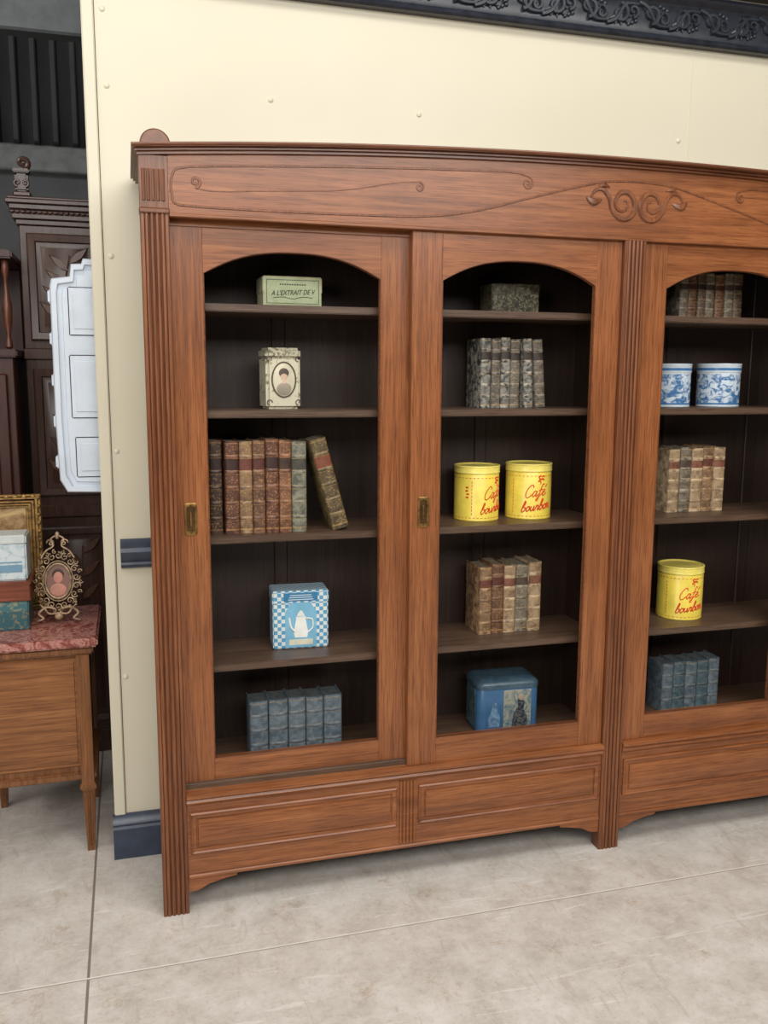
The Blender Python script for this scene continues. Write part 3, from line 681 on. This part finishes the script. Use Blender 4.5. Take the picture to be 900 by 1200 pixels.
for z0,z1 in ((1.73,2.14),(1.11,1.62),(.14,.98)):
    for p0,p1 in ((-.405,-.13),(-.09,.185)):
        g=M()
        def rg(i,y): return [(p0+i,y,z0+i),(p1-i,y,z0+i),(p1-i,y,z1-i),(p0+i,y,z1-i)]
        g.loft([rg(0,yf),rg(0,yf-.014),rg(.006,yf-.018),rg(.03,yf-.014),rg(.034,yf-.004),rg(.05,yf-.004),rg(.056,yf-.008)],0,cap=True)
        d=g.done("panel_door",DARKW,CB)
        g=M(); xc=(p0+p1)/2
        g.tube(xz(smooth([(xc-.03,z0+.07),(xc-.01,(z0+z1)/2-.02),(xc+.02,z1-.08)],6),yf-.01),.004,5)
        nl=8 if z1-z0<.6 else 14
        for k in range(nl):
            t=k/(nl-1); zz=z0+.09+(z1-z0-.2)*t; xx=xc-.03+.05*t; s=1 if k%2 else -1
            leaf(g,xx,zz,.095,pi/2-s*.85,yf-.009)
        g.done("leaf_carving",LEAFW,d)
# reddish wardrobe beside it
WR=T("sideboard","dark mahogany sideboard with spindle gallery","cabinet",(0,0,0))
g=M(); g.box(-1.25,-.455,1.12,1.6,0,1.66,0,.004); g.box(-1.27,-.44,1.10,1.62,1.66,1.69,0,.006,2); g.box(-1.25,-.455,1.5,1.6,1.69,2.02,0,.003); g.box(-1.27,-.44,1.1,1.62,2.02,2.05,0,.006,2); g.done("carcass",REDW,WR)
g=M(); g.box(-.83,-.48,1.105,1.12,.2,1.6,0,.006); g.box(-.79,-.52,1.098,1.108,.26,1.54,0,.005); g.done("front_panel",REDW,WR)
SPW=wood("spindle_wood",(70,36,24),(100,56,38),(124,74,50),axis='z')
for k in range(6):
    g=M(); g.lathe([(.006,0),(.014,.01),(.012,.03),(.007,.05),(.016,.1),(.018,.16),(.01,.21),(.007,.26),(.014,.29),(.012,.32),(.006,.33)],(-.47-k*.06,1.14,1.69),12); g.done("spindle",SPW,WR)
# white plastic case behind partition
e=T("plastic_case","white moulded plastic case fixed behind the partition edge","plastic case",(0,0,0))
ol=[(-.245,1.222),(-.13,1.218),(-.02,1.22),(-.02,1.955),(-.168,1.958),(-.174,1.942),(-.205,1.940),(-.210,1.902),(-.264,1.894),(-.270,1.87),(-.272,1.45),(-.267,1.262)]
g=M(); cxx=-.14; czz=1.58
def sc(k,y): return [(cxx+(p[0]-cxx)*k,y,czz+(p[1]-czz)*(1-(1-k)*.35)) for p in ol]
g.loft([sc(1,.57),sc(1,.50),sc(.97,.494),sc(.86,.494),sc(.84,.506),sc(.74,.506),sc(.72,.498)])
g.done("shell",WHITEP,e)
for b6 in ([(-.278,-.256,.508,.55,z,z+.04) for z in (1.30,1.43,1.56,1.69,1.82)]):
    g=M(); g.box(*b6,0,.004,2); g.done("latch",WHITEP,e)
for b6 in ((-.215,-.14,.494,.4995,1.27,1.40),(-.222,-.14,.494,.4995,1.46,1.66),(-.218,-.14,.494,.4995,1.72,1.87)):
    g=M(); g.box(*b6,0,.003,2); g.box(b6[0]+.014,b6[1]-.0,b6[2]-.003,b6[2]+.002,b6[4]+.02,b6[5]-.02,0,.002); g.done("raised_field",WHITEP,e)
g=M(); g.box(-.012-.13,.0,.46,.50,1.9,1.93); g.done("bracket",WHITEP,e)

# ------------------------------------------------------------ lights
def area(loc,tgt,size,sy,p,col=(1,.98,.945)):
    l=bpy.data.lights.new("lamp","AREA"); l.shape='RECTANGLE'; l.size=size; l.size_y=sy; l.energy=p; l.color=col
    o=bpy.data.objects.new("unseen_area_light",l); COL.objects.link(o); o.location=loc  # unseen area lamps, added out of view to light wall and bookcase
    o.rotation_euler=(Vector(tgt)-Vector(loc)).to_track_quat('-Z','Y').to_euler(); return o
area((.9,-4.3,3.5),(1.1,0,.3),5,1.3,172)
area((-2.6,-4.0,2.3),(.9,.2,.6),1.6,1.8,58)  # added low fill from front left, brightens the case interior
area((1.3,-2.0,4.5),(1.3,-2.0,0),4,1.4,104)
area((-3.0,-1.0,4.3),(-.4,.8,.6),2,2,78)
W=bpy.data.worlds.new("world"); scene.world=W; W.use_nodes=True; W.node_tree.nodes["Background"].inputs[0].default_value=(.8,.85,.9,1); W.node_tree.nodes["Background"].inputs[1].default_value=.4
